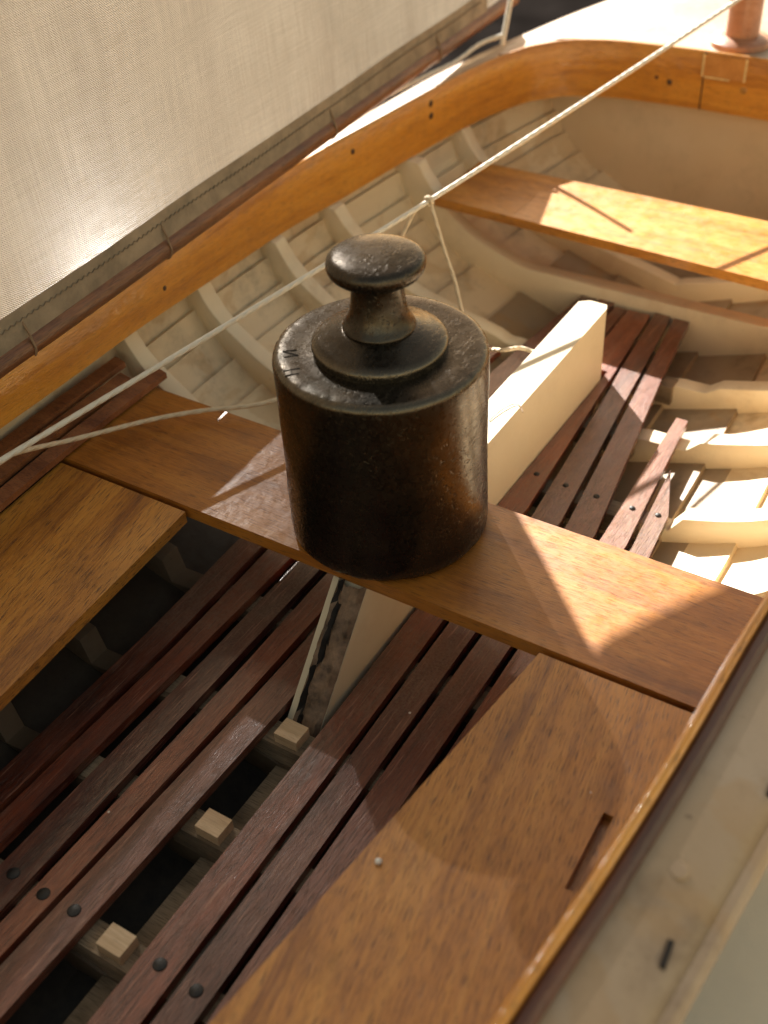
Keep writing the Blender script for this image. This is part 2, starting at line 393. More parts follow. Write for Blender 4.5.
# transom and keel
bm = bmesh.new()
ps = [(s*sec(X0, u)[0], sec(X0, u)[1]) for s, us in ((1, [k/14 for k in range(15)]), (-1, [k/14 for k in range(13, -1, -1)])) for u in us]
fr = [bm.verts.new((X0-.006, y, z)) for y, z in ps]; bk = [bm.verts.new((X0+.004, y, z)) for y, z in ps]
bm.faces.new(fr); bm.faces.new(bk[::-1])
for i in range(len(ps)): bm.faces.new((fr[i], fr[(i+1) % len(ps)], bk[(i+1) % len(ps)], bk[i]))
from_bm('transom', bm, M['case'], boat, False)
from_bm('keel', prism([(-.46, -.006), (.36, -.006), (.36, .006), (-.46, .006)], ZT+.0003, -.079, .001), M['case'], boat)

# ribs: one bent frame per station, from deck to deck
def rib(x_, depth=.0145, th=.0100, u0=.03, mat='rib', zmin=-1, ycut=0, skew=.014):
    x = x_; bm = bmesh.new(); us = [u0+(1-u0)*k/64 for k in range(65)]
    path = [(1, u) for u in us]+[(-1, u) for u in us[-2::-1]]
    jit = random.uniform(-.0008, .0008); rings = []
    for s, u in path:
        x = x_-skew*s*(1-u); yo, zo = sec(x, u, -.0008); d = depth*(.80+.20*min(1, u/.5))*(1+.04*math.sin(u*9+x*80))
        yi, zi = sec(x, u, d)
        if u > .985: yo = 0; yi = 0; zi = zkeel(x)+d
        if yi < 0: yi = 0
        zi = max(zi, zmin)
        if yi < ycut: zi = min(zi, -.0509)
        if zi > cbot(x)-.0010 and x < .40: yi = max(yi, coam_half(x)+.0006); yo = max(yo, yi+.001)
        w = th/2*(1+.06*math.sin(u*13+x*50)); xx = x+jit*math.sin(u*5)
        rings.append([bm.verts.new((xx-w, s*yo, zo)), bm.verts.new((xx-w, s*yi, zi)), bm.verts.new((xx+w, s*yi, zi)), bm.verts.new((xx+w, s*yo, zo))])
    for a, b in zip(rings, rings[1:]):
        for k in range(4): bm.faces.new((a[k], a[(k+1) % 4], b[(k+1) % 4], b[k]))
    bm.faces.new(rings[0]); bm.faces.new(rings[-1][::-1])
    bmesh.ops.remove_doubles(bm, verts=bm.verts, dist=.00005)
    bevel(bm, .0009, 2, 50)
    return from_bm('rib', bm, M[mat], boat)
# bulkhead under the fore end of the coaming
bm = bmesh.new(); xb = .424
ps = [(s*max(0, sec(xb, u)[0]), sec(xb, u)[1]) for s, us in ((1, [.0+k/16 for k in range(17)]), (-1, [k/16 for k in range(15, -1, -1)])) for u in us]
a = [bm.verts.new((xb, y, z)) for y, z in ps]; b = [bm.verts.new((xb+.004, y, z)) for y, z in ps]
bm.faces.new(a); bm.faces.new(b[::-1])
for i in range(len(ps)): bm.faces.new((a[i], a[(i+1) % len(ps)], b[(i+1) % len(ps)], b[i]))
from_bm('bulkhead', bm, M['bulk'], boat, False)

# coaming: bent plank round the cockpit, its plan traced in metres
half = [(-.43, .095), (-.41, .112), (-.37, .124), (-.30, .136), (-.185, .1455), (-.138, .1497), (-.089, .1528), (-.042, .1545), (0, .157), (.05, .1612), (.11, .1655), (.1725, .1675), (.256, .158),
        (.337, .1445), (.377, .131), (.392, .1205), (.4045, .1055), (.4125, .081), (.4155, .053), (.417, .0276), (.4172, .002)]
loop = [(-.435, 0), (-.435, .05)]+half
P = loop+[(x, -y) for x, y in loop[::-1][1:-1]]
path = smoothpath([(x, y, 0) for x, y in P]+[(P[0][0], P[0][1], 0)], 6)[:-1]
def coam_pt(v, off):    # off outward
    i = v % len(path); t = (path[(v+1) % len(path)]-path[v-1]).normalized(); n = Vector((-t.y, t.x, 0))
    q = path[i]+n*off; return q
CB = [(-.4, .030), (-.06, .030), (.03, .026), (.073, .022), (.14, .0165), (.21, .0138), (.254, .0150), (.336, .0168), (.42, .0185)]
def cbot(x): return sm(CB, x, .015)          # lower edge of the coaming
CT = .0028
bm = bmesh.new(); uvl = bm.loops.layers.uv.verify(); rings = []; L = [0]
cs = [(0, -1), (0, -.5), (0, -.0008), (.0009, 0), (CT-.0009, 0), (CT, -.0008), (CT, -1)]
for i, p in enumerate(path):
    zt = sheer(p.x); hh = zt-cbot(p.x); rings.append([bm.verts.new((*coam_pt(i, o)[:2], zt+(z*hh if z < -.1 else z))) for o, z in cs])
    if i: L.append(L[-1]+(p-path[i-1]).length)
L.append(L[-1]+(path[0]-path[-1]).length)
for i in range(len(path)):
    a, b = rings[i], rings[(i+1) % len(path)]
    for k in range(len(cs)):
        k2 = (k+1) % len(cs)
        f = bm.faces.new((a[k], b[k], b[k2], a[k2]))
        for l, (u, q) in zip(f.loops, ((L[i], k), (L[i+1], k), (L[i+1], k2), (L[i], k2))): l[uvl].uv = (u, (cs[q][1]*.037 if cs[q][1] < -.1 else cs[q][1])+cs[q][0])
coaming = from_bm('coaming', bm, M['coaming'], boat, True, 50)
def on_coaming(x, y, dz):
    i = min(range(len(path)), key=lambda k: (path[k].x-x)**2+(path[k].y-y)**2)
    t = (path[(i+1) % len(path)]-path[i-1]).normalized(); n = Vector((t.y, -t.x, 0))   # inward
    return Vector((path[i].x, path[i].y, sheer(path[i].x)-dz)), n, t
def plug(x, y, dz, r, mat, name='wood_plug'):
    p, n, t = on_coaming(x, y, dz)
    q = n.to_track_quat('Z', 'Y').to_matrix()
    from_bm(name, lathe([(0, .0005), (r*.7, .0005), (r, .0002), (r, -.0015), (0, -.0015)], p, 16, None, q), mat, coaming)

# ------------------------------------------------------------------ decks
bm = bmesh.new(); uvl = bm.loops.layers.uv.verify()
N = len(path); inner = []; outer = []
def hull_out(x, y):
    return beam(x)+.0025
for i in range(N):
    q = coam_pt(i, CT+.0002); p = path[i]
    inner.append(Vector((q.x, q.y, sheer(q.x)-.0075)))
# side decks and foredeck as a grid over x with the cockpit cut out
xs = [-.50+k*.01 for k in range(0, 122)]
def coam_half(x):
    if x > .4205 or x < -.438: return 0
    best = 0
    for i in range(N):
        a = coam_pt(i, CT-.0005); b = coam_pt(i+1, CT-.0005)
        if (a.x-x)*(b.x-x) <= 0 and a.y >= -1e-6 and b.y >= -1e-6 and abs(a.x-b.x) > 1e-9:
            best = max(best, a.y+(b.y-a.y)*(x-a.x)/(b.x-a.x))
    return best
extra = [.405, .410, .4135, .416, .4185, .4204, .4215, -.4385, -.4375, -.432]
xs = sorted([x for x in xs if x <= .716]+extra)
for side in (1, -1):
    prev = None
    for x in xs:
        o = hull_out(x, 0); c = coam_half(x); z0 = zdeck(x); zi = sheer(x)-.0075
        col = []
        for k in range(6):
            t = k/5; y = o+(c-o)*t
            tt = 1-(y/o)**2 if c == 0 else t
            full = (zi+.004-z0) if c == 0 else (zi-z0)
            col.append(bm.verts.new((x, side*y, z0+full*(1-(1-min(1, tt))**1.6))))
        if prev:
            for k in range(5):
                f = (prev[k], col[k], col[k+1], prev[k+1]); bm.faces.new(f if side > 0 else f[::-1])
        prev = col
bmesh.ops.remove_doubles(bm, verts=bm.verts, dist=.00005)
deck = from_bm('side_deck', bm, M['deck'], boat, True, 40)
if sum(pl.normal.z for pl in deck.data.polygons) < 0: deck.data.flip_normals()
md = deck.modifiers.new('thick', 'SOLIDIFY'); md.thickness = .003; md.offset = -1
for side in (1, -1):
    pts = [(x, side*(hull_out(x, 0)+.0008), zdeck(x)-.0030) for x in xs]
    b = tube(pts, .0032, 10)
    from_bm('rubbing_strake', b, M['deck'], boat)
def deckz(x, y):
    o = hull_out(x, 0); c = coam_half(x); z0 = zdeck(x); zi = sheer(x)-.0075; y = abs(y)
    t = (1-(y/o)**2) if c == 0 else (o-y)/(o-c)
    return z0+((zi+.004-z0) if c == 0 else (zi-z0))*(1-(1-min(1, max(0, t)))**1.6)

for x in (-.243, -.186, -.133, -.084, -.028): rib(x, u0=.42, mat='ribdark', ycut=.097)
for x, yc in ((.050, .0895), (.106, .0855), (.168, .0735), (.2205, .062)): rib(x, ycut=yc)
rib(.2815, .020, .010, zmin=-.0385, skew=0)
rib(.345)
# ------------------------------------------------------------------ thwarts and side benches
def board(name, poly, z0, z1, mat, parent=boat, bev=.0010, subdiv=0):
    return from_bm(name, prism(poly, z0, z1, bev), mat, parent)
board('thwart', [(-.0352, -.166), (.0272, -.166), (.0282, .162), (-.0345, .163)], -.0062, 0, M['thwart'])
board('thwart', [(.2535, -.150), (.323, -.140), (.324, .131), (.267, .1315)], -.0055, 0, M['farthwart'])
yr = lambda x: -.0860+(-.0679+.0860)*(-.0368-x)/(.1668)
board('side_bench', [(-.0375, yr(-.0375)), (-.0375, -.162), (-.12, -.158), (-.2, -.15), (-.30, -.142), (-.40, -.125), (-.40, yr(-.40)), (-.2, yr(-.2))][::-1], -.0065, -.0008, M['bench'])
bench_r = [o for o in boat.children if o.name.startswith('side_bench')][0]
yl = lambda x: .0778-(.0066)*(-.0384-x)/.1111
board('side_bench', [(-.0372, yl(-.0372)), (-.0372, .149), (-.08, .1465), (-.2, .1415), (-.30, .134), (-.40, .118), (-.40, yl(-.40))], -.0065, -.0008, M['bench'])
# slot in the starboard bench: a real hole
ct = bpy.data.meshes.new('cut'); b = prism([(-.1195, -.1371), (-.0890, -.1366), (-.0890, -.1332), (-.1195, -.1340)], -.0043, .01, 0); b.to_mesh(ct); b.free()
co = bpy.data.objects.new('cut', ct); COL.objects.link(co)
md = bench_r.modifiers.new('slot', 'BOOLEAN'); md.object = co; md.solver = 'EXACT'
dg = bpy.context.evaluated_depsgraph_get()
co.location = (0, 0, 0); bpy.context.view_layer.update()
nm = bpy.data.meshes.new_from_object(bench_r.evaluated_get(bpy.context.evaluated_depsgraph_get()))
bench_r.modifiers.clear(); bench_r.data = nm
bpy.data.objects.remove(co); bpy.data.meshes.remove(ct)

# backrest strips on the port side, between bench and coaming
for y0, z0, x1, w in ((.1480, .0042, .036, .0062), (.1570, .0072, .021, .0058), (.1655, .0100, .0275, .0055)):
    bm = bmesh.new(); xs_ = [-.40+(.40+x1)*k/30 for k in range(31)]; rr = []
    for x in xs_:
        yb = y0-max(0, (-.02-x))**1.5*.20
        rr.append([bm.verts.new((x, yb, z0-.0030)), bm.verts.new((x, yb+w, z0-.0014)), bm.verts.new((x, yb+w, z0+.0016)), bm.verts.new((x, yb, z0))])
    for a, c in zip(rr, rr[1:]):
        for k in range(4): bm.faces.new((a[k], a[(k+1) % 4], c[(k+1) % 4], c[k]))
    bm.faces.new(rr[0]); bm.faces.new(rr[-1][::-1]); bevel(bm, .0005, 2, 40)
    from_bm('backrest_strip', bm, M['stringer'], boat)

# ------------------------------------------------------------------ centreboard case
def case_mesh():
    b = bmesh.new(); rows = []
    st = [(-.0345, .0), (-.02, 0), (.0, .0), (.0285, 0), (.0300, .0042), (.06, .0042), (.12, .0042), (.17, .0042), (.198, .0042), (.2055, .0018)]
    for x, t in st:
        zt = -.0070+t; e = .0030 if x > .2 else 0; xl = x if x > -.03 else -.1000
        rows.append([b.verts.new((xl, -.0102+e, -.082)), b.verts.new((x, -.0102+e, zt)), b.verts.new((x, .0055-e, zt)), b.verts.new((xl, .0055-e, -.082))])
    for a, c in zip(rows, rows[1:]):
        for k in range(4): b.faces.new((a[k], a[(k+1) % 4], c[(k+1) % 4], c[k]))
    b.faces.new(rows[0]); b.faces.new(rows[-1][::-1]); bevel(b, .0007, 2, 25)
    return b
b = case_mesh(); bmesh.ops.recalc_face_normals(b, faces=b.faces)
me = bpy.data.meshes.new('centreboard_case'); b.to_mesh(me); b.free(); me.materials.append(M['case']); 
case = bpy.data.objects.new('centreboard_case', me); COL.objects.link(case); case.parent = boat; case.location = -boat.location
# split, rotten wood in the open end of the case
bm = bmesh.new(); nz, ny = 46, 9; g = []
rnd = random.Random(3)
for i in range(nz+1):
    z = -.0815+(.0757)*i/nz; row = []
    for k in range(ny+1):
        y = -.0101+.0128*k/ny; e = min(k, ny-k)
        kc = 6+(1 if math.sin(i*.31) > .2 else 0)
        d = -.1000+.0655*(z+.082)/.075 - (.0004 if e == 0 else .0030+.0012*rnd.random()+.0006*math.sin(i*.7+k*1.3)) + (.0026 if k == kc else 0)
        row.append(bm.verts.new((d, y+(rnd.uniform(-.0003, .0003) if e else 0), z+rnd.uniform(-.0004, .0004))))
    g.append(row)
for i in range(nz):
    for k in range(ny):
        f = bm.faces.new((g[i][k], g[i][k+1], g[i+1][k+1], g[i+1][k]))
        kc = 6+(1 if math.sin(i*.31) > .2 else 0)
        f.material_index = 1 if (k == kc or (k == kc-1 and math.sin(i*1.9) > .1)) else 0  # crack faces coloured near black to stand for the shadow inside
from_bm('split_core', bm, [M['core'], M['slot']], case, True, 60)

# ------------------------------------------------------------------ bilge: keelson, bearers, pegs, grime
from_bm('keelson', prism([(-.45, -.0115), (.27, -.0115), (.27, .0015), (-.45, .0015)], -.0755, -.0632, .001), M['bearer'], boat)
for x in (-.243, -.186, -.133, -.084, -.030, .05, .106, .164, .218):
    w = .072 if x < .15 else .045
    be = from_bm('floor_bearer', box((x+.0005, 0, -.0560), (.0105, 2*w, .0110), .0008), M['bearer'], boat)
    if x < -.05:
        y0 = -.0035+random.uniform(-.0006, .0006)
        from_bm('peg', box((x+.001, y0, -.0480), (.0088, .0105, .0052), .0006, random.uniform(-.05, .05)), M['peg'], be)
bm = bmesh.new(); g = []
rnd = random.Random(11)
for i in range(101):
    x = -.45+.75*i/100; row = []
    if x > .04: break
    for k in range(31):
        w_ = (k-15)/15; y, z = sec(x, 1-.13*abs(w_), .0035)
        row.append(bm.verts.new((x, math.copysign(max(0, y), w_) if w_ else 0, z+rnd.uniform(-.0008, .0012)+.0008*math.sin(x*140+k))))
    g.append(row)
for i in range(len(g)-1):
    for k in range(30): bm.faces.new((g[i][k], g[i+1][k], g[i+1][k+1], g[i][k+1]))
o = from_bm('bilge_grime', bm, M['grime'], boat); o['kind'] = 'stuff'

# ------------------------------------------------------------------ slatted floor: two liftable gratings
ZS = -.046
def edge(tab, x): return interp(tab, x)
RS = [  # (left edge table, right edge table, aft end, fore end)
 ([(-.42, -.0170), (-.2, -.0147), (-.07, -.0132), (0, -.0120), (.08, -.0108), (.2065, -.0106), (.208, .0040), (.275, .0046)], [(-.42, -.0335), (-.2, -.0298), (-.07, -.0272), (0, -.0258), (.08, -.0245), (.275, -.0090)], .2715),
 ([(-.42, -.0355), (-.2, -.0315), (-.07, -.0293), (0, -.0280), (.08, -.0275), (.275, -.0106)], [(-.42, -.0505), (-.2, -.0445), (-.07, -.0425), (0, -.0415), (.08, -.0423), (.275, -.0203)], .2745),
 ([(-.42, -.0530), (-.2, -.0470), (-.07, -.0448), (0, -.0438), (.08, -.0448), (.275, -.0222)], [(-.42, -.0690), (-.2, -.0612), (-.07, -.0585), (0, -.0575), (.08, -.0594), (.2178, -.0385), (.275, -.0317)], .2745),
 ([(-.42, -.0715), (-.2, -.0636), (-.07, -.0612), (0, -.0598), (.08, -.0622), (.1806, -.0583), (.2, -.058)], [(-.42, -.0865), (-.2, -.0780), (-.07, -.0752), (0, -.0745), (.08, -.0748), (.1840, -.0650), (.2, -.0635)], .1835),
 ([(-.42, -.0890), (-.2, -.0806), (-.07, -.0778), (0, -.0762), (.08, -.0766), (.1432, -.0708), (.2, -.066)], [(-.42, -.103), (-.2, -.0945), (-.07, -.0915), (0, -.0885), (.0736, -.0872), (.1087, -.0838), (.1432, -.0715), (.2, -.066)], .1425),
]
LS = [
 ([(-.42, .0150), (-.22, .0105), (-.07, .0066), (.0, .0064), (.08, .0064), (.2065, .0062), (.208, .0056), (.275, .0056)], [(-.42, .0300), (-.22, .0243), (-.07, .0205), (0, .0198), (.08, .020), (.275, .0125)], .2715),
 ([(-.42, .0325), (-.22, .0262), (-.07, .0227), (0, .0220), (.08, .0225), (.275, .0142)], [(-.42, .0450), (-.2, .0362), (-.07, .0345), (0, .0348), (.08, .037), (.275, .024)], .2745),
 ([(-.42, .0475), (-.2, .0388), (-.07, .0381), (0, .0385), (.08, .0395), (.275, .0258)], [(-.42, .0640), (-.2, .0532), (-.07, .0502), (0, .0508), (.08, .0535), (.275, .0355)], .2745),
 ([(-.42, .0690), (-.2, .0588), (-.07, .0558), (0, .0545), (.08, .0558), (.22, .050)], [(-.42, .0795), (-.2, .0690), (-.07, .0665), (0, .0678), (.08, .069), (.22, .060)], .20),
 ([(-.42, .0815), (-.2, .0710), (-.07, .0690), (0, .0702), (.08, .0712), (.2, .064)], [(-.42, .0945), (-.2, .0840), (-.07, .0822), (0, .0838), (.08, .084), (.2, .072)], .16),
]
def grating(tabs, label, sgn):
    root = empty('floor_grating', (-.05, sgn*.045, ZS-.004), label, 'floor grating', 'slatted floor gratings either side of the centreboard case')
    for n, (la, ra, xe) in enumerate(tabs):
        pts = sorted({-.40, xe}|{x for x, _ in la if -.40 < x < xe}|{x for x, _ in ra if -.40 < x < xe})
        a = [(x, edge(la, x)) for x in pts]; b_ = [(x, edge(ra, x)) for x in pts]
        poly = a+b_[::-1]
        if sgn < 0: poly = poly[::-1]
        dz = random.uniform(-.0004, .0003)
        bmx = bmesh.new()
        # sectioned bar with slightly wavy top
        fine = [pts[0]]
        for p0, p1 in zip(pts, pts[1:]):
            kk = max(1, int((p1-p0)/.02))
            fine += [p0+(p1-p0)*q/kk for q in range(1, kk+1)]
        rr = []
        for x in fine:
            zt = ZS+dz+.0004*math.sin(x*23+n*1.7); ya, yb = edge(la, x), edge(ra, x)
            gp = .0004+.0002*math.sin(n*2.1) if x < .19 else .0002
            g0 = gp*(0.2 if n == 0 else 1); ya += math.copysign(g0, yb-ya) if n else 0; yb -= math.copysign(gp, yb-ya)
            rr.append([bmx.verts.new((x, ya, zt-.0044)), bmx.verts.new((x, ya, zt)), bmx.verts.new((x, yb, zt)), bmx.verts.new((x, yb, zt-.0044))])
        for p0, p1 in zip(rr, rr[1:]):
            for k in range(4): bmx.faces.new((p0[k], p0[(k+1) % 4], p1[(k+1) % 4], p1[k]))
        bmx.faces.new(rr[0]); bmx.faces.new(rr[-1][::-1])
        bevel(bmx, .0007, 2, 40)
        sl_ = from_bm('slat', bmx, [M['slat'], M['slatedge']], root)
        for pl in sl_.data.polygons:
            if .35 < pl.normal.z < .97: pl.material_index = 1
        for xn in (-.1848, .106):
            if xn > xe-.01: continue
            x = xn+random.uniform(-.001, .001); y = (edge(la, x)+edge(ra, x))/2
            rn = .0027 if xn < 0 else .0016
            z = ZS+dz+.0004*math.sin(x*23+n*1.7)
            from_bm('nail', lathe([(0, z+.0009), (rn*.5, z+.0008), (rn*.85, z+.0004), (rn, z-.0003), (rn, z-.001)], (x, y, 0), 14), M['nail'], sl_)
grating(RS, 'dark slatted floor grating to the right of the pale centreboard case, partly sunlit', -1)
grating(LS, 'dark glossy slatted floor grating left of the pale centreboard case, beside the left bench', 1)

# ------------------------------------------------------------------ coaming details
plug(.2215, .163, .010, .0017, M['plug'], 'nail_head')
plug(.3050, .150, .0075, .0020, M['plug'])
plug(.3035, .150, .0150, .0020, M['plug'])
plug(.4165, .046, .022, .0018, M['plug'])
plug(.4165, .051, .020, .0012, M['plug'])
plug(.4165, -.0015, .0205, .0022, M['plugl'])
plug(.06, .162, .014, .0013, M['plug'], 'nail_head')
p, n, t = on_coaming(.4168, .0095, .0085)
bx_ = box((0, 0, 0), (.026, .0010, .0135), .0002); mt = Matrix((t, -n, Vector((0, 0, 1)))).transposed().to_4x4(); mt.translation = p+n*.0001
bx_.transform(mt); pt_ = from_bm('inlay_patch', bx_, M['patch'], coaming)
bmg = bmesh.new()
for a in (-.0133, .0133):
    q = p+t*a+n*.0004; bb = box((0, 0, 0), (.0012, .0012, .0137), .0002); mt.translation = q; bb.transform(mt)
    me_ = bpy.data.meshes.new('t'); bb.to_mesh(me_); bb.free(); bmg.from_mesh(me_)
bb = box((0, 0, 0), (.016, .0012, .0010), .0002); mt.translation = p+n*.0004-Vector((0, 0, .0070))-t*.004; bb.transform(mt); me_ = bpy.data.meshes.new('t'); bb.to_mesh(me_); bb.free(); bmg.from_mesh(me_)
from_bm('glue_line', bmg, M['glue'], pt_)
p, n, t = on_coaming(.4168, .0245, .0185)
bb = box((0, 0, 0), (.0008, .0012, .036), 0); mt = Matrix((t, -n, Vector((0, 0, 1)))).transposed().to_4x4(); mt.translation = p-n*.0002; bb.transform(mt)
from_bm('scarf_joint', bb, M['plug'], coaming)
mp = [(x, -(coam_half(x)+.0024), sheer(x)-.0062) for x in [-.40+.02*k for k in range(29)]]
from_bm('coaming_foot_strip', tube(mp, .0030, 10), M['footstrip'], coaming)  # dark strip along the outer foot of the starboard coaming
# deck details (starboard)
def deck_bit(name, x, y, shape, mat):
    z = deckz(x, y)
    if shape[0] == 'disc' and len(shape) > 2: z += shape[2]
    if shape[0] == 'disc': b = lathe([(0, z+.0006), (shape[1]*.8, z+.0006), (shape[1], z+.0001), (shape[1], z-.002)], (x, y, 0), 18)
    else: b = box((x, y, z), (shape[1], shape[2], .0016), .0003, shape[3])
    from_bm(name, b, mat, deck)
deck_bit('screw_plug', -.1250, -.1664, ('disc', .0029), M['deck'])
deck_bit('drain_slot', -.1473, -.1721, ('box', .0078, .0016, .09), M['slot'])
deck_bit('paint_chip', -.085, -.1790, ('box', .0070, .0018, .06), M['slot'])

# ------------------------------------------------------------------ mast
mx, my = .446, .0115; mz = deckz(mx, my)
mast = from_bm('mast', lathe([(0, mz), (.0105, mz), (.0105, mz+.3), (.0100, mz+.62), (0, mz+.62)], (mx, my, 0), 32), M['mast'], boat)
from_bm('mast_collar', lathe([(.0105, mz+.0052), (.0125, mz+.0050), (.0165, mz+.0040), (.0185, mz+.0025), (.0190, mz-.0005)], (mx, my, 0), 40), M['mast'], mast)

# ------------------------------------------------------------------ the weight
wt = empty('scale_weight', (0, 0, 0), 'large dark bronze scale weight with knob handle standing on the middle thwart', 'weight')
HB = .0823; RB = .0400
prof = [(0, 0.0), (.0365, 0.0), (.0385, .0006), (.0394, .0020)]
prof += [(RB-.0003*math.sin(k/19*math.pi*1.0), .0030+(HB-.0060)*k/19) for k in range(20)]
prof += [(RB-.0001, HB-.0022), (RB-.0006, HB-.0010), (RB-.0015, HB-.0003), (RB-.0028, HB)]
prof += [(r, HB-.0001*math.sin(r*700)) for r in (.034, .031, .028, .0255)]+[(0, HB)]
bm = lathe(prof, (0, 0, 0), 192)
from mathutils import noise as mn
for v in bm.verts:
    r = math.hypot(v.co.x, v.co.y)
    if r > .02:
        k = mn.noise(v.co*70)*.00022+mn.noise(v.co*190)*.00010
        ez = max(0, 1-abs(v.co.z-(HB-.001))/.0028)
        if ez > 0 and r > .035:      # battered upper rim
            kk = mn.noise(Vector((v.co.x, v.co.y, .3))*210); k2 = mn.noise(Vector((v.co.x, v.co.y, 1.7))*600)
            dent = -max(0, kk-.25)*.0010-max(0, k2-.25)*.0004
            k += dent*ez; v.co.z += dent*ez*.9
        ez = max(0, 1-v.co.z/.005)
        if ez > 0: k -= max(0, mn.noise(Vector((v.co.x, v.co.y, .9))*120))*.0010*ez
        v.co.x *= 1+k/r; v.co.y *= 1+k/r
body = from_bm('body', bm, M['bronze'], wt, True, 60)
collar = [(0, HB-.001), (.0248, HB-.001), (.0250, HB+.0010), (.0252, HB+.0024), (.0249, HB+.0035), (.0239, HB+.0043), (.0215, HB+.0052), (.0185, HB+.0064), (.0160, HB+.0076), (.0142, HB+.0085), (.0133, HB+.0088), (0, HB+.0089)]
from_bm('collar', lathe(collar, (0, 0, 0), 128), M['bronze'], wt, True, 50)
z0 = HB+.0083
knob = [(.0130, z0-.0005), (.0134, z0+.0010), (.0131, z0+.0019), (.0119, z0+.0040), (.0107, z0+.0072), (.0099, z0+.0112), (.0095, z0+.0155), (.0096, z0+.0184), (.0102, z0+.0203), (.0125, z0+.0210),
        (.0150, z0+.0216), (.0168, z0+.0232), (.0176, z0+.0253), (.0172, z0+.0274), (.0158, z0+.0287), (.0130, z0+.0294), (.0085, z0+.0299), (.003, z0+.0301), (0, z0+.0301)]
pp = smoothpath([(r, 0, z) for r, z in knob], 4); knob = [(max(0, p.x), p.z) for p in pp]; knob[-1] = (0, knob[-1][1])
bm = lathe(knob, (0, 0, 0), 128)
for v in bm.verts:
    d = mn.noise(v.co*110)*.00022+mn.noise(v.co*300)*.00008
    v.co += Vector((v.co.x, v.co.y, 0)).normalized()*d if math.hypot(v.co.x, v.co.y) > .004 else Vector()
from_bm('knob', bm, M['bronze'], wt, True, 60)
# two worn letters stamped in the top face
def pxz(px, py, z):
    d = (fw+rt2*(px-384)/FPX-up2*(py-512)/FPX); return CAM+d*((z-CAM.z)/d.z)
bm = bmesh.new()
for (a, c) in (((112, 394), (203, 386)), ((122, 432), (213, 416)), ((118, 398), (207, 416)), ((116, 520), (224, 502)), ((128, 551), (220, 534)), ((166, 513), (172, 544))):
    p, q = (pxz(265+v[0]/6.4, 290+v[1]/6.4, HB) for v in (a, c)); md_ = (p+q)/2
    box((md_.x, md_.y, HB+.00004), ((q-p).length, .00042, .0004), 0, math.atan2((q-p).y, (q-p).x), bm)
from_bm('stamped_mark', bm, M['slot'], body, False)

# ------------------------------------------------------------------ sail and boom
def onpix(px, py, y):
    d = (fw+rt2*(px-384)/FPX-up2*(py-512)/FPX); return CAM+d*((y-CAM.y)/d.y)
PA = onpix(478, 22, .1725); PB = onpix(0, 364, .1590)
bd = (PB-PA)
def boom_pt(s): return PA+bd*s          # s=1 at the left border of the photograph
sail = empty('sail', boom_pt(.5), 'old beige linen sail laced to a brown boom, hanging over the left coaming', 'sail')
bm = tube([boom_pt(-.12+k/40*1.75) for k in range(0, 41)], .0054, 16); from_bm('boom', bm, M['boom'], sail)
nb = Vector((bd.y, -bd.x, 0)).normalized()          # horizontal normal (towards the camera side or away)
if nb.dot(CAM-PA) < 0: nb = -nb
def sail_pt(s, t, off=0.0):
    base = boom_pt(s)+Vector((0, 0, +.0042+.0004*math.cos(s*math.pi*2*4.2)*max(0, 1-t/.02)))
    belly = -.006*math.sin(min(1, t/.2)*math.pi/2)-.05*max(0, t-.15)
    wr = .0009*math.sin(s*16+t*30)*min(1, t/.03)
    return base+Vector((0, 0, 1))*t+nb*(belly+wr+off+.0012)
def uv_face(b, uvl, q):
    f = b.faces.new([v for v, _ in q])
    for l, (_, uvv) in zip(f.loops, q): l[uvl].uv = uvv
def sheet(cols, off, name, mat, parent):
    """cols: list of (s, [t values]); neighbouring columns with as many rows are joined"""
    b = bmesh.new(); uvl = b.loops.layers.uv.verify()
    g = [[(b.verts.new(sail_pt(s, t, off)), (s*abs(bd.length), t)) for t in ts] for s, ts in cols]
    for c, d in zip(g, g[1:]):
        for k in range(min(len(c), len(d))-1): uv_face(b, uvl, (c[k], d[k], d[k+1], c[k+1]))
    bmesh.ops.remove_doubles(b, verts=b.verts, dist=1e-6)
    me = bpy.data.meshes.new(name); b.to_mesh(me); b.free()
    for pl in me.polygons: pl.use_smooth = True
    return me
S_OF = lambda x: (x-PA.x)/bd.x
X_NOTCH = .2290; ZU = .2265  # unseen notch in the fore edge, shaped to let the sun patches through
lower = [(.10, .128), (.2290, .128), (.26, .1185), (.30, .1080), (.34, .0965), (.38, .0845), (.42, .0735), (.4385, .0690)]
def cols_lower():
    c = []; xa = PB.x-.33
    for i in range(131):
        x = xa+(.4385-xa)*i/130; s_ = S_OF(x); zb = boom_pt(s_).z; h = max(.004, interp(lower, x)-zb)
        ts = [h*(k/14) for k in range(15)]
        if x <= X_NOTCH: ts += [h+(ZU-zb-h)*k/8 for k in range(1, 9)]
        c.append((s_, ts))
    return c
def cols_shade_panel():  # unseen panel added above the notch to shade the near boat
    c = []; xa = PB.x-.33
    for i in range(131):
        x = xa+(.62-xa)*i/130; s_ = S_OF(x); z0_ = ZU+max(0, x-.2327)*.33
        c.append((s_, [z0_-boom_pt(s_).z+(.62-z0_)*(k/20) for k in range(21)]))
    return c
ma = sheet(cols_lower(), 0, 'sailcloth', M['sail'], sail); mb_ = sheet(cols_shade_panel(), 0, 'sailcloth', M['sail'], sail)
bb = bmesh.new(); bb.from_mesh(ma); bb.from_mesh(mb_); me = bpy.data.meshes.new('sailcloth'); bb.to_mesh(me); bb.free()
for pl in me.polygons: pl.use_smooth = True
cloth = link('sailcloth', me, M['sail'], sail)
me = sheet([(-.02+1.68*i/160, [-.0012+.0155*k/6 for k in range(7)]) for i in range(161)], .0014, 'hem', M['hem'], sail)
hem = link('hem', me, M['hem'], sail)
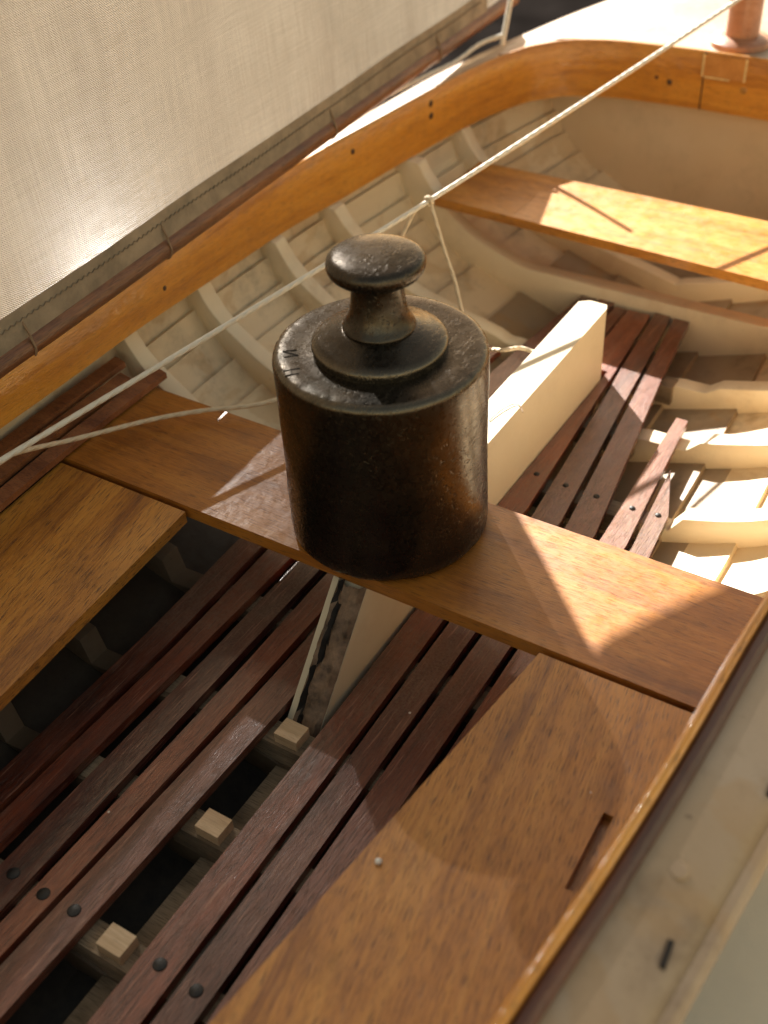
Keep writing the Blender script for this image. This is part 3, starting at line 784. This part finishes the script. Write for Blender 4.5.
pts = []
for i in range(420):
    s = 0+1.64*i/420; pts.append(sail_pt(s, .0088+(.0006 if i % 2 else -.0006)+.0004*math.sin(s*9), .0017))
from_bm('stitching', tube(pts, .00028, 5), M['stitch'], hem)
for s in (.14, .42, .755, .965, 1.3, 1.55):
    c = boom_pt(s); q = []
    ax = bd.normalized(); e1 = nb; e2 = ax.cross(e1).normalized()
    if e2.z < 0: e2 = -e2
    for k in range(25):
        a = 2*math.pi*k/24; rz = .0054 if math.sin(a) < .2 else .0054+.010*(math.sin(a)-.2)
        q.append(c+e1*math.cos(a)*.0056+e2*math.sin(a)*rz)
    from_bm('lacing', tube(q, .0006, 6), M['lace'], sail)
q = smoothpath([boom_pt(.42)+Vector((0, 0, -.004)), boom_pt(.42)+Vector((.001, 0, -.016)), boom_pt(.418)+Vector((0, .001, -.026)), boom_pt(.419)+Vector((.001, 0, -.034))], 6)

# ------------------------------------------------------------------ lines
def ray(px, py, dist):
    d = (fw+rt2*(px-384)/FPX-up2*(py-512)/FPX); return CAM+d*dist
def onz(px, py, z):
    d = (fw+rt2*(px-384)/FPX-up2*(py-512)/FPX); return CAM+d*((z-CAM.z)/d.z)
def line(name, pts, r, mat, label, cat, group=None, parent=None, n=10):
    o = from_bm(name, tube(smoothpath(pts, n), r, 10, None, .04), mat, parent, True, 80)
    if parent is None:
        o['label'] = label; o['category'] = cat
        if group: o['group'] = group
    return o
A0 = onz(735, 2, .082); A1 = onz(0, 461, .030)
_d = A1-A0; ext = A1+_d*((.1500-A1.y)/_d.y)
mid = lambda t: A0.lerp(A1, t)-Vector((0, 0, .004*math.sin(math.pi*t)))
K = mid(.43)
sheetl = line('rope', [A0+(A0-A1).normalized()*.002, A0, mid(.2), mid(.43), mid(.6), mid(.8), A1, ext], .00125, M['rope'], 'taut white line running from the mast across the cockpit behind the weight', 'rope')
# find the knot's place on the line where the photograph shows it (x = 427)
best = min((abs((lambda v: 384+FPX*(v-CAM).dot(rt2)/(v-CAM).dot(fw))(mid(k/400))-427), k/400) for k in range(401))[1]
K = mid(best)
def loopring(c, ax, r, rr):
    ax = ax.normalized(); e1 = ax.orthogonal().normalized(); e2 = ax.cross(e1)
    return [c+ax*(.0016*(k/30-.8))+(e1*math.cos(2*math.pi*k/15)+e2*math.sin(2*math.pi*k/15))*r for k in range(31)]
from_bm('rope_tie', tube(loopring(K, A1-A0, .0019, 0), .0010, 8), M['cord'], sheetl, True, 80)
KL = K+(A1-A0).normalized()*.0015; KR = K+(A0-A1).normalized()*.0012
dK = (K-CAM).dot(fw)
line('cord', [KR, ray(437, 225, dK+.004), ray(445, 252, dK+.010), ray(455, 282, dK+.016), ray(464, 320, dK+.022), ray(474, 345, dK+.03), onz(500, 350, .0005+.002)+Vector((0, 0, -.0)), onz(520, 348, -.004), onz(536, 353, -.006)],
     .00105, M['cord'], 'tan cord hanging from the knot on the white line down behind the weight', 'cord')
line('cord', [KL, ray(414, 212, dK+.002), ray(403, 234, dK+.008), ray(392, 262, dK+.02), ray(375, 300, dK+.03), onz(330, 370, .006), onz(272, 401, .0062), onz(200, 411, .0055), onz(150, 420, .006), onz(75, 439, .012), onz(20, 452, .022), A1+Vector((.0, .003, -.003)), ext+Vector((.0, .0, -.003))],
     .0011, M['cord'], 'slack tan cord curving over the left end of the middle thwart to the coaming', 'cord')
# shroud line made fast on the far side deck
e = onz(502, 50, .0525)
eb = from_bm('eyelet', lathe([(.0045, -.001), (.0045, .0015), (.003, .003), (.0022, .005), (0, .0054)], (e.x, e.y, deckz(e.x, e.y)), 18), M['brassold'], boat)
line('shroud', [e+Vector((0, 0, .003)), (e+ray(521, -60, (e-CAM).dot(fw)-.02))/2, ray(521, -60, (e-CAM).dot(fw)-.02)], .0017, M['rope'], 'white shroud line rising from an eyelet on the far side deck', 'rope')
line('lashing', [e+Vector((0, 0, .009)), onz(480, 44, .058), onz(455, 62, .053), onz(425, 76, .0515), onz(380, 99, .0505), onz(340, 118, .0495)], .0014, M['rope'], 'white lashing stretched along the far side deck from the shroud', 'rope')

line('thread', [onz(489, 421, -.0024), onz(503, 409, -.0020), onz(517, 404, -.0023), onz(523, 412, -.0024)], .00022, M['lace'], 'fine dark loose thread curled on the sunlit top of the cream centreboard case', 'thread')
from_bm('belaying_pin', lathe([(0, .0030), (.0026, .0030), (.0024, .010), (.0021, ext.z-.006), (.0024, ext.z+.004), (.0032, ext.z+.007), (.0030, ext.z+.010), (0, ext.z+.011)], (ext.x, ext.y, 0), 20), M['mast'], boat)
# white pellet on the edge of the starboard bench
pc = onz(375, 858, .0006)
o = from_bm('pellet', lathe([(0, 0), (.0009, .0002), (.0012, .0008), (.0008, .0014), (0, .0016)], (pc.x, pc.y-.0012, -.0010), 14), M['pellet'])
o['label'] = 'tiny white pellet lying on the inner edge of the large right bench'; o['category'] = 'pellet'

# ------------------------------------------------------------------ setting
tb = from_bm('table', prism([(-2.2, -1.6), (.50, -1.6), (.50, .30), (.60, .39), (1.4, 1.15), (1.4, 2.0), (-2.2, 2.0)], ZT-.05, ZT-.008, .003), M['darktable']); tb['kind'] = 'structure'
wb = from_bm('white_board', prism([(-1.2, -.95), (.45, -.95), (.45, .04), (-1.2, .04)], ZT-.0078, ZT, .002), M['table']); wb['kind'] = 'structure'
fl = from_bm('floor', prism([(-6, -6), (9, -6), (9, 9), (-6, 9)], -.86, -.84, 0), M['floor'], None, False); fl['kind'] = 'structure'
